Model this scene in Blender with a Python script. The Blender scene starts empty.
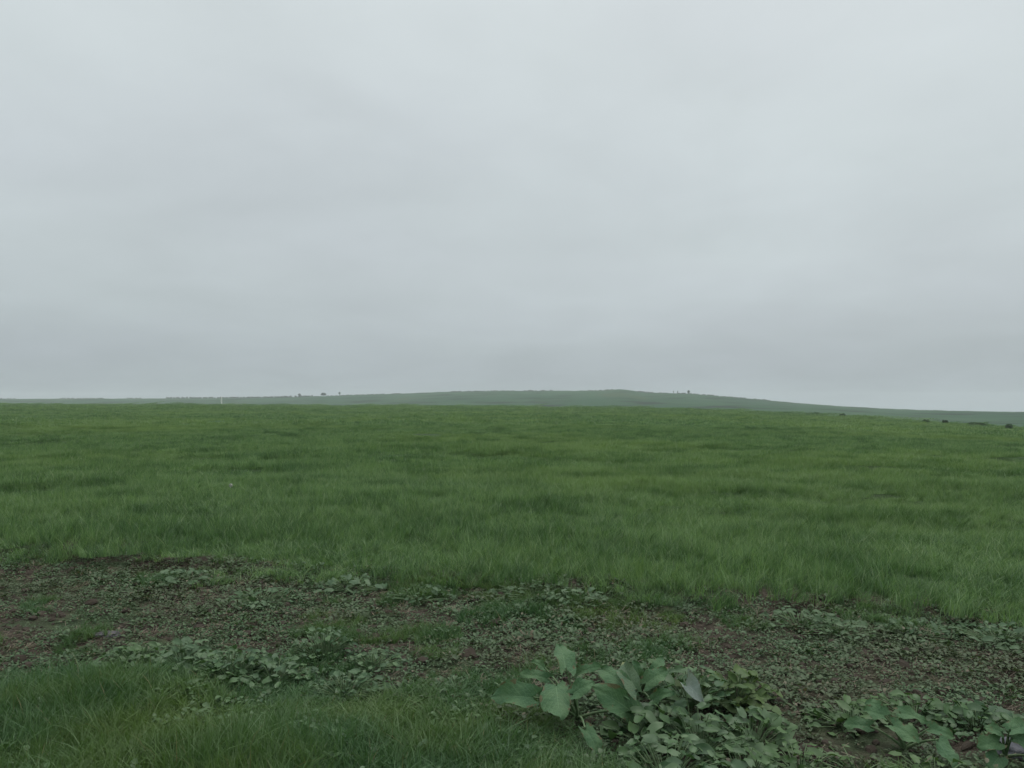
import bpy, math, random
import numpy as np
from mathutils import Vector, Matrix

R = math.radians
sc = bpy.context.scene
col = sc.collection

# ------------------------------------------------------------------ camera
EYE, FPX, HOR = 1.65, 804.0, 405.0          # eye height (m), focal length in pixels, level line
TILT = math.atan((HOR - 384.0) / FPX)
cd = bpy.data.cameras.new('camera')
cam = bpy.data.objects.new('camera', cd); col.objects.link(cam)
cd.sensor_width = 36.0
cd.lens = 36.0 * FPX / 1024.0
cd.clip_end = 9000.0
cam.location = (0, 0, EYE)
cam.rotation_euler = (math.pi / 2 + TILT, 0, 0)
sc.camera = cam

# ------------------------------------------------------------------ sky, sun, exposure
SUN_EL, SUN_AZ = R(58), R(35)               # azimuth clockwise from the view direction
w = bpy.data.worlds.new('World'); sc.world = w; w.use_nodes = True
nt = w.node_tree; N = nt.nodes; L = nt.links
bg = N['Background']; bg.inputs['Strength'].default_value = 0.1
sky = N.new('ShaderNodeTexSky'); sky.sky_type = 'NISHITA'; sky.sun_disc = False
sky.sun_elevation = SUN_EL; sky.sun_rotation = SUN_AZ; sky.dust_density = 4; sky.air_density = 1.5
tc = N.new('ShaderNodeTexCoord')
sep = N.new('ShaderNodeSeparateXYZ'); L.new(tc.outputs['Generated'], sep.inputs[0])
zc = N.new('ShaderNodeClamp'); L.new(sep.outputs['Z'], zc.inputs[0])
ramp = N.new('ShaderNodeValToRGB'); L.new(zc.outputs[0], ramp.inputs[0])
el = ramp.color_ramp.elements
SKY = [(0.0, (.352, .398, .424)), (0.06, (.372, .420, .447)), (0.17, (.478, .528, .548)), (0.45, (.575, .622, .632)), (0.7, (.92, .96, .97)), (1.0, (1.32, 1.36, 1.36))]
el[0].position, el[0].color = SKY[0][0], (*SKY[0][1], 1)
el[1].position, el[1].color = SKY[-1][0], (*SKY[-1][1], 1)
for p, c in SKY[1:-1]:
    e = el.new(p); e.color = (*c, 1)
# cloud sheet: the view direction met with a flat cloud base overhead
def mnode(op, a=None, b=None):
    n = N.new('ShaderNodeMath'); n.operation = op
    for i, v in enumerate((a, b)):
        if v is None: continue
        if isinstance(v, (int, float)): n.inputs[i].default_value = v
        else: L.new(v, n.inputs[i])
    return n.outputs[0]
den = mnode('ADD', zc.outputs[0], 0.22)
cb = N.new('ShaderNodeCombineXYZ')
L.new(mnode('DIVIDE', sep.outputs['X'], den), cb.inputs[0]); L.new(mnode('DIVIDE', sep.outputs['Y'], den), cb.inputs[1])
def noise(scale, detail, rough, off):
    m = N.new('ShaderNodeMapping'); m.inputs['Location'].default_value = off; L.new(cb.outputs[0], m.inputs[0])
    n = N.new('ShaderNodeTexNoise'); n.inputs['Scale'].default_value = scale; n.inputs['Detail'].default_value = detail
    n.inputs['Roughness'].default_value = rough; n.inputs['Distortion'].default_value = 0.4
    L.new(m.outputs[0], n.inputs[0]); return n.outputs[0]
n1 = noise(0.95, 4, .5, (3.1, 1.7, 0)); n2 = noise(2.3, 5, .55, (7.7, 2.2, 0)); n3 = noise(0.8, 2, .5, (1.4, 9.3, 0))
v = mnode('ADD', mnode('MULTIPLY', n1, .34), mnode('MULTIPLY', n2, .15))
v = mnode('ADD', v, 0.755)
v = mnode('ADD', v, mnode('MULTIPLY', sep.outputs['X'], .03))
mul = N.new('ShaderNodeVectorMath'); mul.operation = 'SCALE'; L.new(ramp.outputs[0], mul.inputs[0]); L.new(v, mul.inputs['Scale'])
tint = N.new('ShaderNodeMix'); tint.data_type = 'RGBA'
L.new(n3, tint.inputs['Factor']); tint.inputs['A'].default_value = (9.97, 9.85, 10.22, 1); tint.inputs['B'].default_value = (9.88, 10.12, 9.92, 1)
mul2 = N.new('ShaderNodeVectorMath'); mul2.operation = 'MULTIPLY'; L.new(mul.outputs[0], mul2.inputs[0]); L.new(tint.outputs['Result'], mul2.inputs[1])
mx = N.new('ShaderNodeMix'); mx.data_type = 'RGBA'; mx.inputs['Factor'].default_value = 0.95
L.new(sky.outputs[0], mx.inputs['A']); L.new(mul2.outputs[0], mx.inputs['B']); L.new(mx.outputs['Result'], bg.inputs['Color'])

sd = bpy.data.lights.new('sun', 'SUN'); sun = bpy.data.objects.new('sun', sd); col.objects.link(sun)
sd.energy = 0.9; sd.angle = R(40); sd.color = (1, .97, .93)
dirv = Vector((math.sin(SUN_AZ) * math.cos(SUN_EL), math.cos(SUN_AZ) * math.cos(SUN_EL), math.sin(SUN_EL)))
sun.rotation_euler = dirv.to_track_quat('Z', 'Y').to_euler()

sc.view_settings.view_transform = 'Standard'; sc.view_settings.look = 'None'
sc.view_settings.exposure = 0.2; sc.view_settings.gamma = 1.0; sc.view_settings.use_curve_mapping = False
sc.render.engine = 'CYCLES'
sc.cycles.max_bounces = 6; sc.cycles.diffuse_bounces = 3; sc.cycles.glossy_bounces = 2
sc.cycles.transmission_bounces = 3; sc.cycles.volume_bounces = 1
sc.cycles.use_denoising = True

# ------------------------------------------------------------------ helpers
rng = np.random.default_rng(7)
random.seed(7)
ct, st = math.cos(TILT), math.sin(TILT)
def ray(px, py):
    x = (px - 512.0) / FPX; u = (384.0 - py) / FPX
    return Vector((x, ct - u * st, st + u * ct))
def P(px, py, h=0.0):
    d = ray(px, py); k = (h - EYE) / d.z
    return Vector((d.x * k, d.y * k, h))
def at(px, py, dist):
    d = ray(px, py); return Vector((0, 0, EYE)) + d * (dist / d.y)
def smooth(a, b, x):
    t = np.clip((np.asarray(x, float) - a) / (b - a), 0, 1); return t * t * (3 - 2 * t)

class VNoise:
    def __init__(s, seed, n=256):
        s.n = n; s.g = np.random.default_rng(seed).random((n, n))
    def one(s, x, y):
        xi = np.floor(x).astype(int); yi = np.floor(y).astype(int); fx = x - xi; fy = y - yi
        fx = fx * fx * (3 - 2 * fx); fy = fy * fy * (3 - 2 * fy); n = s.n
        a = s.g[xi % n, yi % n]; b = s.g[(xi + 1) % n, yi % n]; c = s.g[xi % n, (yi + 1) % n]; d = s.g[(xi + 1) % n, (yi + 1) % n]
        return (a * (1 - fx) + b * fx) * (1 - fy) + (c * (1 - fx) + d * fx) * fy
    def __call__(s, x, y, scale=1.0, octs=3):
        x = np.asarray(x, float) / scale; y = np.asarray(y, float) / scale; v = 0; amp = 1; tot = 0
        for o in range(octs):
            v = v + amp * s.one(x * 2 ** o + 17.3 * o, y * 2 ** o + 5.1 * o); tot += amp; amp *= .5
        return v / tot
nzA, nzB, nzC, nzD = VNoise(1), VNoise(2), VNoise(3), VNoise(4)

def mesh_np(name, verts, faces, mat=None, attrs=None, smooth_sh=True, uv=None):
    me = bpy.data.meshes.new(name)
    verts = np.ascontiguousarray(verts, dtype=np.float32); faces = np.ascontiguousarray(faces, dtype=np.int32)
    me.vertices.add(len(verts)); me.vertices.foreach_set('co', verts.ravel())
    k = faces.shape[1]
    me.loops.add(faces.size); me.loops.foreach_set('vertex_index', faces.ravel())
    me.polygons.add(len(faces)); me.polygons.foreach_set('loop_start', np.arange(0, faces.size, k, dtype=np.int32))
    me.polygons.foreach_set('use_smooth', np.full(len(faces), smooth_sh))
    for an, av in (attrs or {}).items():
        a = me.attributes.new(an, 'FLOAT', 'POINT'); a.data.foreach_set('value', np.asarray(av, dtype=np.float32))
    if uv is not None:
        ul = me.uv_layers.new(name='UVMap'); ul.data.foreach_set('uv', np.asarray(uv, dtype=np.float32)[faces.ravel()].ravel())
    me.update(calc_edges=True); me.validate()
    if mat: me.materials.append(mat)
    return me
def link(name, me, parent=None, loc=None, **props):
    o = bpy.data.objects.new(name, me); col.objects.link(o)
    if parent: o.parent = parent
    if loc is not None: o.location = loc
    for k, v_ in props.items(): o[k] = v_
    return o
def thing(name, loc, label, cat, group=None):
    o = bpy.data.objects.new(name, None); col.objects.link(o); o.location = loc; o.empty_display_size = .1
    o['label'] = label; o['category'] = cat
    if group: o['group'] = group
    return o
def merge(parts):
    V, F, A, U, o = [], [], [], [], 0
    for p in parts:
        V.append(p[0]); F.append(np.asarray(p[1]) + o); o += len(p[0])
        A.append(p[2] if len(p) > 2 and p[2] is not None else np.zeros(len(p[0])))
        U.append(p[3] if len(p) > 3 else np.zeros((len(p[0]), 2)))
    return np.vstack(V), np.vstack(F), np.concatenate(A), np.vstack(U)

# ------------------------------------------------------------------ materials
def newmat(name):
    m = bpy.data.materials.new(name); m.use_nodes = True; t = m.node_tree; t.nodes.clear()
    return m, t
def nn(t, typ, **kw):
    n = t.nodes.new(typ)
    for k, v_ in kw.items(): setattr(n, k, v_)
    return n
def mixc(t, fac, a, b, blend='MIX'):
    n = nn(t, 'ShaderNodeMix', data_type='RGBA', blend_type=blend)
    for s, v_ in (('Factor', fac), ('A', a), ('B', b)):
        if isinstance(v_, tuple): n.inputs[s].default_value = (*v_, 1)
        elif isinstance(v_, (int, float)): n.inputs[s].default_value = v_
        else: t.links.new(v_, n.inputs[s])
    return n.outputs['Result']
def wnoise(t, scale, detail=3, lo=.35, hi=.65, vec=None, stretch=None):
    if vec is None:
        vec = nn(t, 'ShaderNodeNewGeometry').outputs['Position']
    if stretch:
        mp = nn(t, 'ShaderNodeMapping'); mp.inputs['Scale'].default_value = stretch; t.links.new(vec, mp.inputs[0]); vec = mp.outputs[0]
    n = nn(t, 'ShaderNodeTexNoise'); n.inputs['Scale'].default_value = scale; n.inputs['Detail'].default_value = detail
    t.links.new(vec, n.inputs['Vector'])
    r = nn(t, 'ShaderNodeMapRange', interpolation_type='SMOOTHSTEP'); r.inputs[1].default_value = lo; r.inputs[2].default_value = hi
    t.links.new(n.outputs['Fac'], r.inputs[0]); return r.outputs[0]
def leafy(name, ca, cb_, cc, big=(0.25, (1, 1, 1)), tips=None, trans=.3, gloss=.03, patch=(.09, .06), deep=(.72, .80, .74), dr=(.3, .7)):
    """thin plant tissue: per-blade colour mix, patches of another colour by place, light through the blade"""
    m, t = newmat(name)
    a = nn(t, 'ShaderNodeAttribute', attribute_name='var')
    c = mixc(t, a.outputs['Fac'], ca, cb_)
    c = mixc(t, wnoise(t, patch[0], 3, .42, .68), c, cc)
    c = mixc(t, wnoise(t, patch[1] * 9, 4, *dr), c, mixc(t, 1.0, c, deep, 'MULTIPLY'))
    if tips:
        b = nn(t, 'ShaderNodeAttribute', attribute_name='dry'); c = mixc(t, b.outputs['Fac'], c, tips)
    d = nn(t, 'ShaderNodeBsdfDiffuse'); t.links.new(c, d.inputs[0])
    tr = nn(t, 'ShaderNodeBsdfTranslucent'); t.links.new(mixc(t, 1.0, c, (1.0, 1.1, .6), 'MULTIPLY'), tr.inputs[0])
    mxs = nn(t, 'ShaderNodeMixShader'); mxs.inputs[0].default_value = trans
    t.links.new(d.outputs[0], mxs.inputs[1]); t.links.new(tr.outputs[0], mxs.inputs[2])
    g = nn(t, 'ShaderNodeBsdfGlossy'); g.inputs['Roughness'].default_value = .5
    m2 = nn(t, 'ShaderNodeMixShader'); m2.inputs[0].default_value = gloss
    t.links.new(mxs.outputs[0], m2.inputs[1]); t.links.new(g.outputs[0], m2.inputs[2])
    o = nn(t, 'ShaderNodeOutputMaterial'); t.links.new(m2.outputs[0], o.inputs[0]); return m
def plain(name, c1, c2, scale=8, rough=.9, bump=.3):
    m, t = newmat(name)
    b = nn(t, 'ShaderNodeBsdfPrincipled'); o = nn(t, 'ShaderNodeOutputMaterial'); t.links.new(b.outputs[0], o.inputs[0])
    vec = nn(t, 'ShaderNodeTexCoord').outputs['Object']
    f = wnoise(t, scale, 5, .3, .7, vec)
    t.links.new(mixc(t, f, c1, c2), b.inputs['Base Color']); b.inputs['Roughness'].default_value = rough
    b.inputs['Specular IOR Level'].default_value = .15
    bp = nn(t, 'ShaderNodeBump'); bp.inputs['Strength'].default_value = bump; bp.inputs['Distance'].default_value = .02
    t.links.new(f, bp.inputs['Height']); t.links.new(bp.outputs[0], b.inputs['Normal']); return m

M_wheat = leafy('wheat blades', (.038, .098, .033), (.215, .350, .135), (.192, .290, .095), tips=(.25, .33, .16), patch=(.05, .075), gloss=.04, deep=(.52, .64, .54), dr=(.42, .66))
M_grass = leafy('verge grass', (.036, .098, .036), (.110, .205, .082), (.128, .200, .060), tips=(.20, .17, .085), patch=(.9, .12))
M_weed = leafy('low weeds', (.045, .095, .040), (.112, .168, .085), (.090, .112, .060), tips=(.17, .135, .095), trans=.2, patch=(.9, .2))
M_pale = leafy('pale weed leaves', (.060, .118, .056), (.125, .188, .102), (.095, .15, .075), trans=.2, patch=(.9, .2))
M_mid = leafy('round weed leaves', (.036, .088, .036), (.105, .178, .078), (.09, .155, .052), trans=.22, gloss=.04, patch=(.9, .2))
M_yel = leafy('yellowing weed leaves', (.058, .108, .036), (.118, .172, .062), (.10, .155, .05), trans=.25, patch=(.9, .2))
M_stem = plain('green stems', (.10, .17, .08), (.14, .19, .10), 20, .7)
M_bark = plain('bark', (.06, .05, .04), (.10, .085, .07), 3)
M_crown = leafy('tree foliage', (.030, .050, .026), (.050, .075, .038), (.045, .065, .035), trans=.2, patch=(.02, .03))
M_bush = leafy('bush foliage', (.036, .082, .030), (.062, .115, .045), (.055, .095, .040), trans=.2, patch=(.2, .05))
M_stone = plain('grey stone', (.07, .065, .07), (.12, .115, .12), 14, .9, .6)
M_darkstone = plain('dark stone', (.07, .075, .085), (.13, .13, .14), 14, .9, .6)
M_white = plain('weathered white paint', (.62, .62, .58), (.75, .75, .72), 4, .7, .1)
M_clod = plain('soil crumbs', (.038, .031, .024), (.072, .059, .045), 9, 1.0, .6)

def leaf_mat(name, up, up2, under, yellow=None):
    m, t = newmat(name)
    uvn = nn(t, 'ShaderNodeUVMap'); sp = nn(t, 'ShaderNodeSeparateXYZ'); t.links.new(uvn.outputs[0], sp.inputs[0])
    def mm(op, a, b=None):
        n = nn(t, 'ShaderNodeMath', operation=op)
        for i, x in enumerate((a, b)):
            if x is None: continue
            if isinstance(x, (int, float)): n.inputs[i].default_value = x
            else: t.links.new(x, n.inputs[i])
        return n.outputs[0]
    av = mm('ABSOLUTE', sp.outputs['Y'])
    rib = mm('LESS_THAN', av, mm('MULTIPLY', mm('SUBTRACT', 1.15, sp.outputs['X']), .035))
    fr = mm('FRACT', mm('ADD', mm('MULTIPLY', sp.outputs['X'], 6.5), mm('MULTIPLY', av, -2.6)))
    side = mm('MULTIPLY', mm('LESS_THAN', mm('ABSOLUTE', mm('SUBTRACT', fr, .5)), .055), .6)
    vein = mm('MAXIMUM', rib, side)
    f = wnoise(t, 9, 4, .3, .7)
    c = mixc(t, f, up, up2)
    c = mixc(t, mm('MULTIPLY', vein, .45), c, tuple(min(1, x * 1.5 + .03) for x in up2))
    if yellow:
        e = nn(t, 'ShaderNodeMapRange', interpolation_type='SMOOTHSTEP'); e.inputs[1].default_value = .82; e.inputs[2].default_value = 1.0
        t.links.new(sp.outputs['X'], e.inputs[0]); c = mixc(t, e.outputs[0], c, yellow)
    brn = mm('MULTIPLY', mm('GREATER_THAN', mm('ADD', av, wnoise(t, 22, 4, .2, .8)), 1.62), .75); c = mixc(t, brn, c, (.11, .085, .045))
    c = mixc(t, mm('MULTIPLY', wnoise(t, 45, 3, .66, .72), .5), c, (.12, .11, .05))
    und = mixc(t, vein, under, tuple(x * 1.25 for x in under))
    bf = nn(t, 'ShaderNodeNewGeometry').outputs['Backfacing']
    c = mixc(t, bf, c, und)
    b = nn(t, 'ShaderNodeBsdfPrincipled'); b.inputs['Roughness'].default_value = .62; b.inputs['Specular IOR Level'].default_value = .2
    t.links.new(c, b.inputs['Base Color'])
    bp = nn(t, 'ShaderNodeBump'); bp.inputs['Strength'].default_value = .5; bp.inputs['Distance'].default_value = .006
    h = mm('ADD', mm('MULTIPLY', vein, -.6), wnoise(t, 60, 3, .2, .8)); t.links.new(h, bp.inputs['Height']); t.links.new(bp.outputs[0], b.inputs['Normal'])
    tr = nn(t, 'ShaderNodeBsdfTranslucent'); t.links.new(mixc(t, 1.0, c, (1., 1.15, .55), 'MULTIPLY'), tr.inputs[0])
    ms = nn(t, 'ShaderNodeMixShader'); ms.inputs[0].default_value = .18
    t.links.new(b.outputs[0], ms.inputs[1]); t.links.new(tr.outputs[0], ms.inputs[2])
    o = nn(t, 'ShaderNodeOutputMaterial'); t.links.new(ms.outputs[0], o.inputs[0]); return m
M_burdock = leaf_mat('burdock leaf', (.056, .124, .058), (.090, .165, .076), (.115, .18, .10))
M_burdock_y = leaf_mat('burdock leaf with yellow tip', (.07, .125, .07), (.10, .155, .085), (.13, .17, .11), (.30, .33, .15))
M_grey_leaf = leaf_mat('greyed curled leaf', (.17, .22, .19), (.22, .26, .23), (.24, .27, .25))

# ground: brown crumbly soil near by, a closed crop canopy where the far field is seen edge on
def ground_mat():
    m, t = newmat('field soil and far crop')
    b = nn(t, 'ShaderNodeBsdfPrincipled'); o = nn(t, 'ShaderNodeOutputMaterial'); t.links.new(b.outputs[0], o.inputs[0])
    soil = mixc(t, wnoise(t, 2.2, 6, .3, .7), (.034, .028, .021), (.064, .053, .040))
    soil = mixc(t, wnoise(t, 24, 5, .45, .75), soil, (.100, .083, .064))
    moss = mixc(t, wnoise(t, 5, 5, .4, .7), (.040, .058, .030), (.065, .078, .042))
    soil = mixc(t, wnoise(t, 1.3, 4, .45, .62), soil, moss)
    crop = mixc(t, wnoise(t, .02, 4, .35, .65), (.055, .12, .042), (.085, .155, .052))
    crop = mixc(t, wnoise(t, .25, 4, .4, .7), crop, (.045, .085, .035))
    a = nn(t, 'ShaderNodeAttribute', attribute_name='canopy')
    t.links.new(mixc(t, a.outputs['Fac'], soil, crop), b.inputs['Base Color'])
    b.inputs['Roughness'].default_value = .95; b.inputs['Specular IOR Level'].default_value = .1
    bp = nn(t, 'ShaderNodeBump'); bp.inputs['Strength'].default_value = .8; bp.inputs['Distance'].default_value = .03
    t.links.new(wnoise(t, 30, 8, .2, .8), bp.inputs['Height']); t.links.new(bp.outputs[0], b.inputs['Normal']); return m
def hill_mat():
    m, t = newmat('hill pasture')
    b = nn(t, 'ShaderNodeBsdfPrincipled'); o = nn(t, 'ShaderNodeOutputMaterial'); t.links.new(b.outputs[0], o.inputs[0])
    c = mixc(t, wnoise(t, .006, 4, .4, .6), (.024, .068, .031), (.038, .085, .040))
    c = mixc(t, wnoise(t, .02, 6, .50, .66), c, (.010, .024, .012))
    c = mixc(t, wnoise(t, .012, 3, .58, .7, stretch=(1, .3, 1)), c, (.045, .075, .032))
    t.links.new(c, b.inputs['Base Color']); b.inputs['Roughness'].default_value = 1; b.inputs['Specular IOR Level'].default_value = .05
    return m

# ------------------------------------------------------------------ terrain
CX = np.array([-600, 0, 220, 340, 512, 620, 700, 800, 870, 950, 1010, 1400.])
CY = np.array([404.4, 404.7, 405.2, 405.9, 406.6, 408.2, 410, 413.8, 417.8, 423, 427, 438.])
CD = np.array([420, 420, 400, 380, 350, 300, 250, 190, 160, 128, 112, 90.])
RX = np.array([-600, 0, 100, 200, 260, 300, 330, 400, 440, 500, 600, 612, 620, 632, 645, 668, 690, 720, 750, 800, 850, 900, 960, 1024, 1400.])
RY = np.array([399, 399, 398.6, 398.4, 398, 397, 396, 393.6, 392, 391, 390.6, 389.8, 389.2, 390.6, 392.4, 393.2, 393.8, 396.3, 398.8, 403.2, 406.8, 409.3, 410.8, 412.2, 420.])
RD = np.array([1500, 1500, 1480, 1460, 1440, 1420, 1400, 1350, 1320, 1280, 1220, 1215, 1210, 1205, 1200, 1185, 1170, 1140, 1100, 1040, 960, 880, 800, 720, 560.])
def az2px(az): return 512 + FPX * np.tan(np.clip(az, R(-54), R(47)))
def hz(px, D, tab): return EYE - D * (tab - HOR) / FPX
def crest(az):
    px = az2px(az); D = np.interp(px, CX, CD); y = np.interp(px, CX, CY)
    return D / np.cos(np.clip(az, R(-54), R(47))), hz(px, D, y) - .28
def ridge(az):
    px = az2px(az); D = np.interp(px, RX, RD); y = np.interp(px, RX, RY)
    return D / np.cos(np.clip(az, R(-54), R(47))), hz(px, D, y)
def wrapmix(az, f):
    a = np.abs(az); k = smooth(R(70), R(170), a)
    r, h = f(az); r0, h0 = f(np.full_like(az, -R(54)))
    r1, h1 = f(np.full_like(az, R(47)))
    return r * (1 - k) + .5 * (r0 + r1) * k, h * (1 - k) + .5 * (h0 + h1) * k

# field layout on the ground (metres), read off along the edge of the crop and of the verge
WE = np.array([tuple(P(x, y))[:2] for x, y in ((-400, 536), (0, 563), (130, 571), (250, 581), (380, 587), (512, 595), (640, 602), (760, 612), (900, 622), (1024, 632), (1400, 668))])
GE = np.array([tuple(P(x, y))[:2] for x, y in ((-500, 668), (0, 688), (80, 682), (160, 678), (290, 694), (400, 688), (480, 700), (540, 715), (600, 755), (640, 790))] + [(.62, 2.6), (.7, .3), (.75, -30)])
GE = GE[np.argsort(GE[:, 0])]
def wheat_edge(x): return np.interp(x, WE[:, 0], WE[:, 1]) + np.where(x < WE[0, 0], (WE[0, 0] - x) * .27, 0) - np.where(x > WE[-1, 0], (x - WE[-1, 0]) * .27, 0)
def grass_edge(x): return np.interp(x, GE[:, 0], GE[:, 1])
def ground_h(x, y):
    """height of the field (inside the crest)"""
    r = np.hypot(x, y); az = np.arctan2(x, y)
    rc, hc = wrapmix(az, crest)
    h = hc * smooth(10, 1, 0) if False else hc * smooth(12, rc, r)
    h = h + (nzB(x, y, 22, 2) - .5) * .35 * smooth(14, 60, r)
    near = 1 - smooth(10, 30, r)
    h = h + near * ((nzA(x, y, .9, 3) - .5) * .09)
    h = h + (nzD(x + 50, y * 2.2, 4.5, 3) - .5) * .5 * smooth(7.5, 13, r) * (1 - smooth(60, 140, r))
    h = h + .08 * smooth(-.05, .4, y - wheat_edge(x)) * (1 - smooth(20, 40, r))
    soil = (y > grass_edge(x) - .1) & (y < wheat_edge(x) + .1)
    h = h + near * np.where(soil, (nzC(x, y, .16, 3) - .5) * .05, 0)
    return h

azs = np.concatenate([np.arange(-180, -48, 3.), np.arange(-48, 48, .3), np.arange(48, 180.01, 3.)])
azs = np.radians(azs); nA = len(azs)
rr = [0.0, .4, .8, 1.2]; r = 1.6
while r < 13: rr.append(r); r += .035 if r > 2.6 else .08
while r < 80: rr.append(r); r *= 1.04
ro = np.array(rr)
rc, hc = wrapmix(azs, crest); rh, hh = wrapmix(azs, ridge)
tt = np.linspace(0, 1, 26)[1:]
rad = np.concatenate([np.repeat(ro[:, None], nA, 1), 80 + (rc[None] - 80) * tt[:, None]])
X = rad * np.sin(azs)[None]; Y = rad * np.cos(azs)[None]
Z = ground_h(X, Y)
hv = np.minimum(hc, hh) - 5.0                                  # the hollow behind the crest
ex_r = [rc * 1.04, rc * 1.12, rc * 1.25, rc * 1.45, rc * 1.6]
ex_k = [.04, .2, .55, .95, 1.0]
for er, k in zip(ex_r, ex_k):
    X = np.vstack([X, er * np.sin(azs)]); Y = np.vstack([Y, er * np.cos(azs)]); Z = np.vstack([Z, Z[len(ro) + 24] * (1 - k) + hv * k])
nR = len(X)
idx = np.arange(nR * nA).reshape(nR, nA)
F = np.stack([idx[:-1, :-1], idx[:-1, 1:], idx[1:, 1:], idx[1:, :-1]], -1).reshape(-1, 4)[:, ::-1]
canopy = np.maximum(smooth(16, 60, np.hypot(X, Y)), .7 * smooth(.35, 1.0, Y - wheat_edge(X)) * (np.hypot(X, Y) < 40)).ravel()
V = np.stack([X, Y, Z], -1).reshape(-1, 3)
link('ground', mesh_np('ground', V, F, ground_mat(), {'canopy': canopy}), kind='structure')

# hills: from the hollow up to the ridge and down its far side, right out to the horizon
azh = np.radians(np.concatenate([np.arange(-180, -48, 3.), np.arange(-48, 48, .08), np.arange(48, 180.01, 3.)])); nH = len(azh)
rc2, hc2 = wrapmix(azh, crest); rh2, hh2 = wrapmix(azh, ridge); hv2 = np.minimum(hc2, hh2) - 5.0
th = np.linspace(0, 1, 30)
prof = smooth(0, 1.0, th) * .6 + .4 * th
rs, zs = [], []
r0 = rc2 * 1.55
for t_, p_ in zip(th, prof):
    rs.append(r0 + (rh2 - r0) * t_); zs.append(hv2 - .15 + (hh2 - hv2 + .15) * p_)
for k, dz in ((1.03, .6), (1.1, 4), (1.25, 9), (1.6, 11), (2400 / 560, 11)):
    q = np.minimum(rh2 * k, 2500) if k < 4 else np.full(nH, 2500.0)
    rs.append(q); zs.append(hh2 - dz)
rs = np.array(rs); zs = np.array(zs)
Xh = rs * np.sin(azh); Yh = rs * np.cos(azh)
zs[1:30] += ((nzB(Xh, Yh, 170, 3) - .5) * 5)[1:30] * np.sin(np.pi * th[1:])[:, None]
zs[27:31] += (nzD(Xh, Yh, 12, 2)[27:31] - .5) * .8
ih = np.arange(rs.size).reshape(rs.shape)
Fh = np.stack([ih[:-1, :-1], ih[:-1, 1:], ih[1:, 1:], ih[1:, :-1]], -1).reshape(-1, 4)[:, ::-1]
link('hills', mesh_np('hills', np.stack([Xh, Yh, zs], -1).reshape(-1, 3), Fh, hill_mat()), kind='structure')

# ------------------------------------------------------------------ haze: one box of even, thin mist
def box_np(a, b):
    (x0, y0, z0), (x1, y1, z1) = a, b
    v_ = [(x0, y0, z0), (x1, y0, z0), (x1, y1, z0), (x0, y1, z0), (x0, y0, z1), (x1, y0, z1), (x1, y1, z1), (x0, y1, z1)]
    f_ = [(0, 3, 2, 1), (4, 5, 6, 7), (0, 1, 5, 4), (1, 2, 6, 5), (2, 3, 7, 6), (3, 0, 4, 7)]
    return np.array(v_, float), np.array(f_)
HAZE = .00029
mh, t = newmat('mist'); pv = nn(t, 'ShaderNodeVolumePrincipled'); oo = nn(t, 'ShaderNodeOutputMaterial')
pv.inputs['Color'].default_value = (.90, .95, .97, 1); pv.inputs['Density'].default_value = HAZE; pv.inputs['Anisotropy'].default_value = .1
t.links.new(pv.outputs[0], oo.inputs['Volume'])
zlo = min(zs.min(), Z.min()) - 1.0; zhi = zs.max() + 14
v_, f_ = box_np((-2560, -2560, zlo), (2560, 2560, zhi))
link('haze', mesh_np('haze', v_, f_, mh, smooth_sh=False), kind='stuff')

# ------------------------------------------------------------------ scattering for the uncountable plants
def source(name, me):
    return bpy.data.objects.new(name, me)
def scatter(name, pts, rot, scl, kind, sources, label=None):
    me = bpy.data.meshes.new(name); n = len(pts)
    me.vertices.add(n); me.vertices.foreach_set('co', np.ascontiguousarray(pts, dtype=np.float32).ravel())
    for an, av in (('rot', rot), ('scl', scl)):
        a = me.attributes.new(an, 'FLOAT_VECTOR', 'POINT'); a.data.foreach_set('vector', np.ascontiguousarray(av, dtype=np.float32).ravel())
    a = me.attributes.new('kind_id', 'INT', 'POINT'); a.data.foreach_set('value', np.ascontiguousarray(kind, dtype=np.int32))
    o = link(name, me, kind='stuff')
    ng = bpy.data.node_groups.new(name, 'GeometryNodeTree')
    ng.interface.new_socket('Geometry', in_out='INPUT', socket_type='NodeSocketGeometry')
    ng.interface.new_socket('Geometry', in_out='OUTPUT', socket_type='NodeSocketGeometry')
    gi = ng.nodes.new('NodeGroupInput'); go = ng.nodes.new('NodeGroupOutput'); j = ng.nodes.new('GeometryNodeJoinGeometry')
    def attr(nm, dt):
        q = ng.nodes.new('GeometryNodeInputNamedAttribute'); q.data_type = dt; q.inputs['Name'].default_value = nm; return q.outputs['Attribute']
    ar, as_, ak = attr('rot', 'FLOAT_VECTOR'), attr('scl', 'FLOAT_VECTOR'), attr('kind_id', 'INT')
    for k, s in enumerate(sources):
        cm = ng.nodes.new('FunctionNodeCompare'); cm.data_type = 'INT'; cm.operation = 'EQUAL'
        ng.links.new(ak, cm.inputs[2]); cm.inputs[3].default_value = k
        oi = ng.nodes.new('GeometryNodeObjectInfo'); oi.inputs['Object'].default_value = s
        ip = ng.nodes.new('GeometryNodeInstanceOnPoints')
        ng.links.new(gi.outputs[0], ip.inputs['Points']); ng.links.new(cm.outputs[0], ip.inputs['Selection'])
        ng.links.new(oi.outputs['Geometry'], ip.inputs['Instance']); ng.links.new(ar, ip.inputs['Rotation']); ng.links.new(as_, ip.inputs['Scale'])
        ng.links.new(ip.outputs[0], j.inputs[0])
    ng.links.new(j.outputs[0], go.inputs[0])
    md = o.modifiers.new('scatter', 'NODES'); md.node_group = ng
    return o

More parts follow.
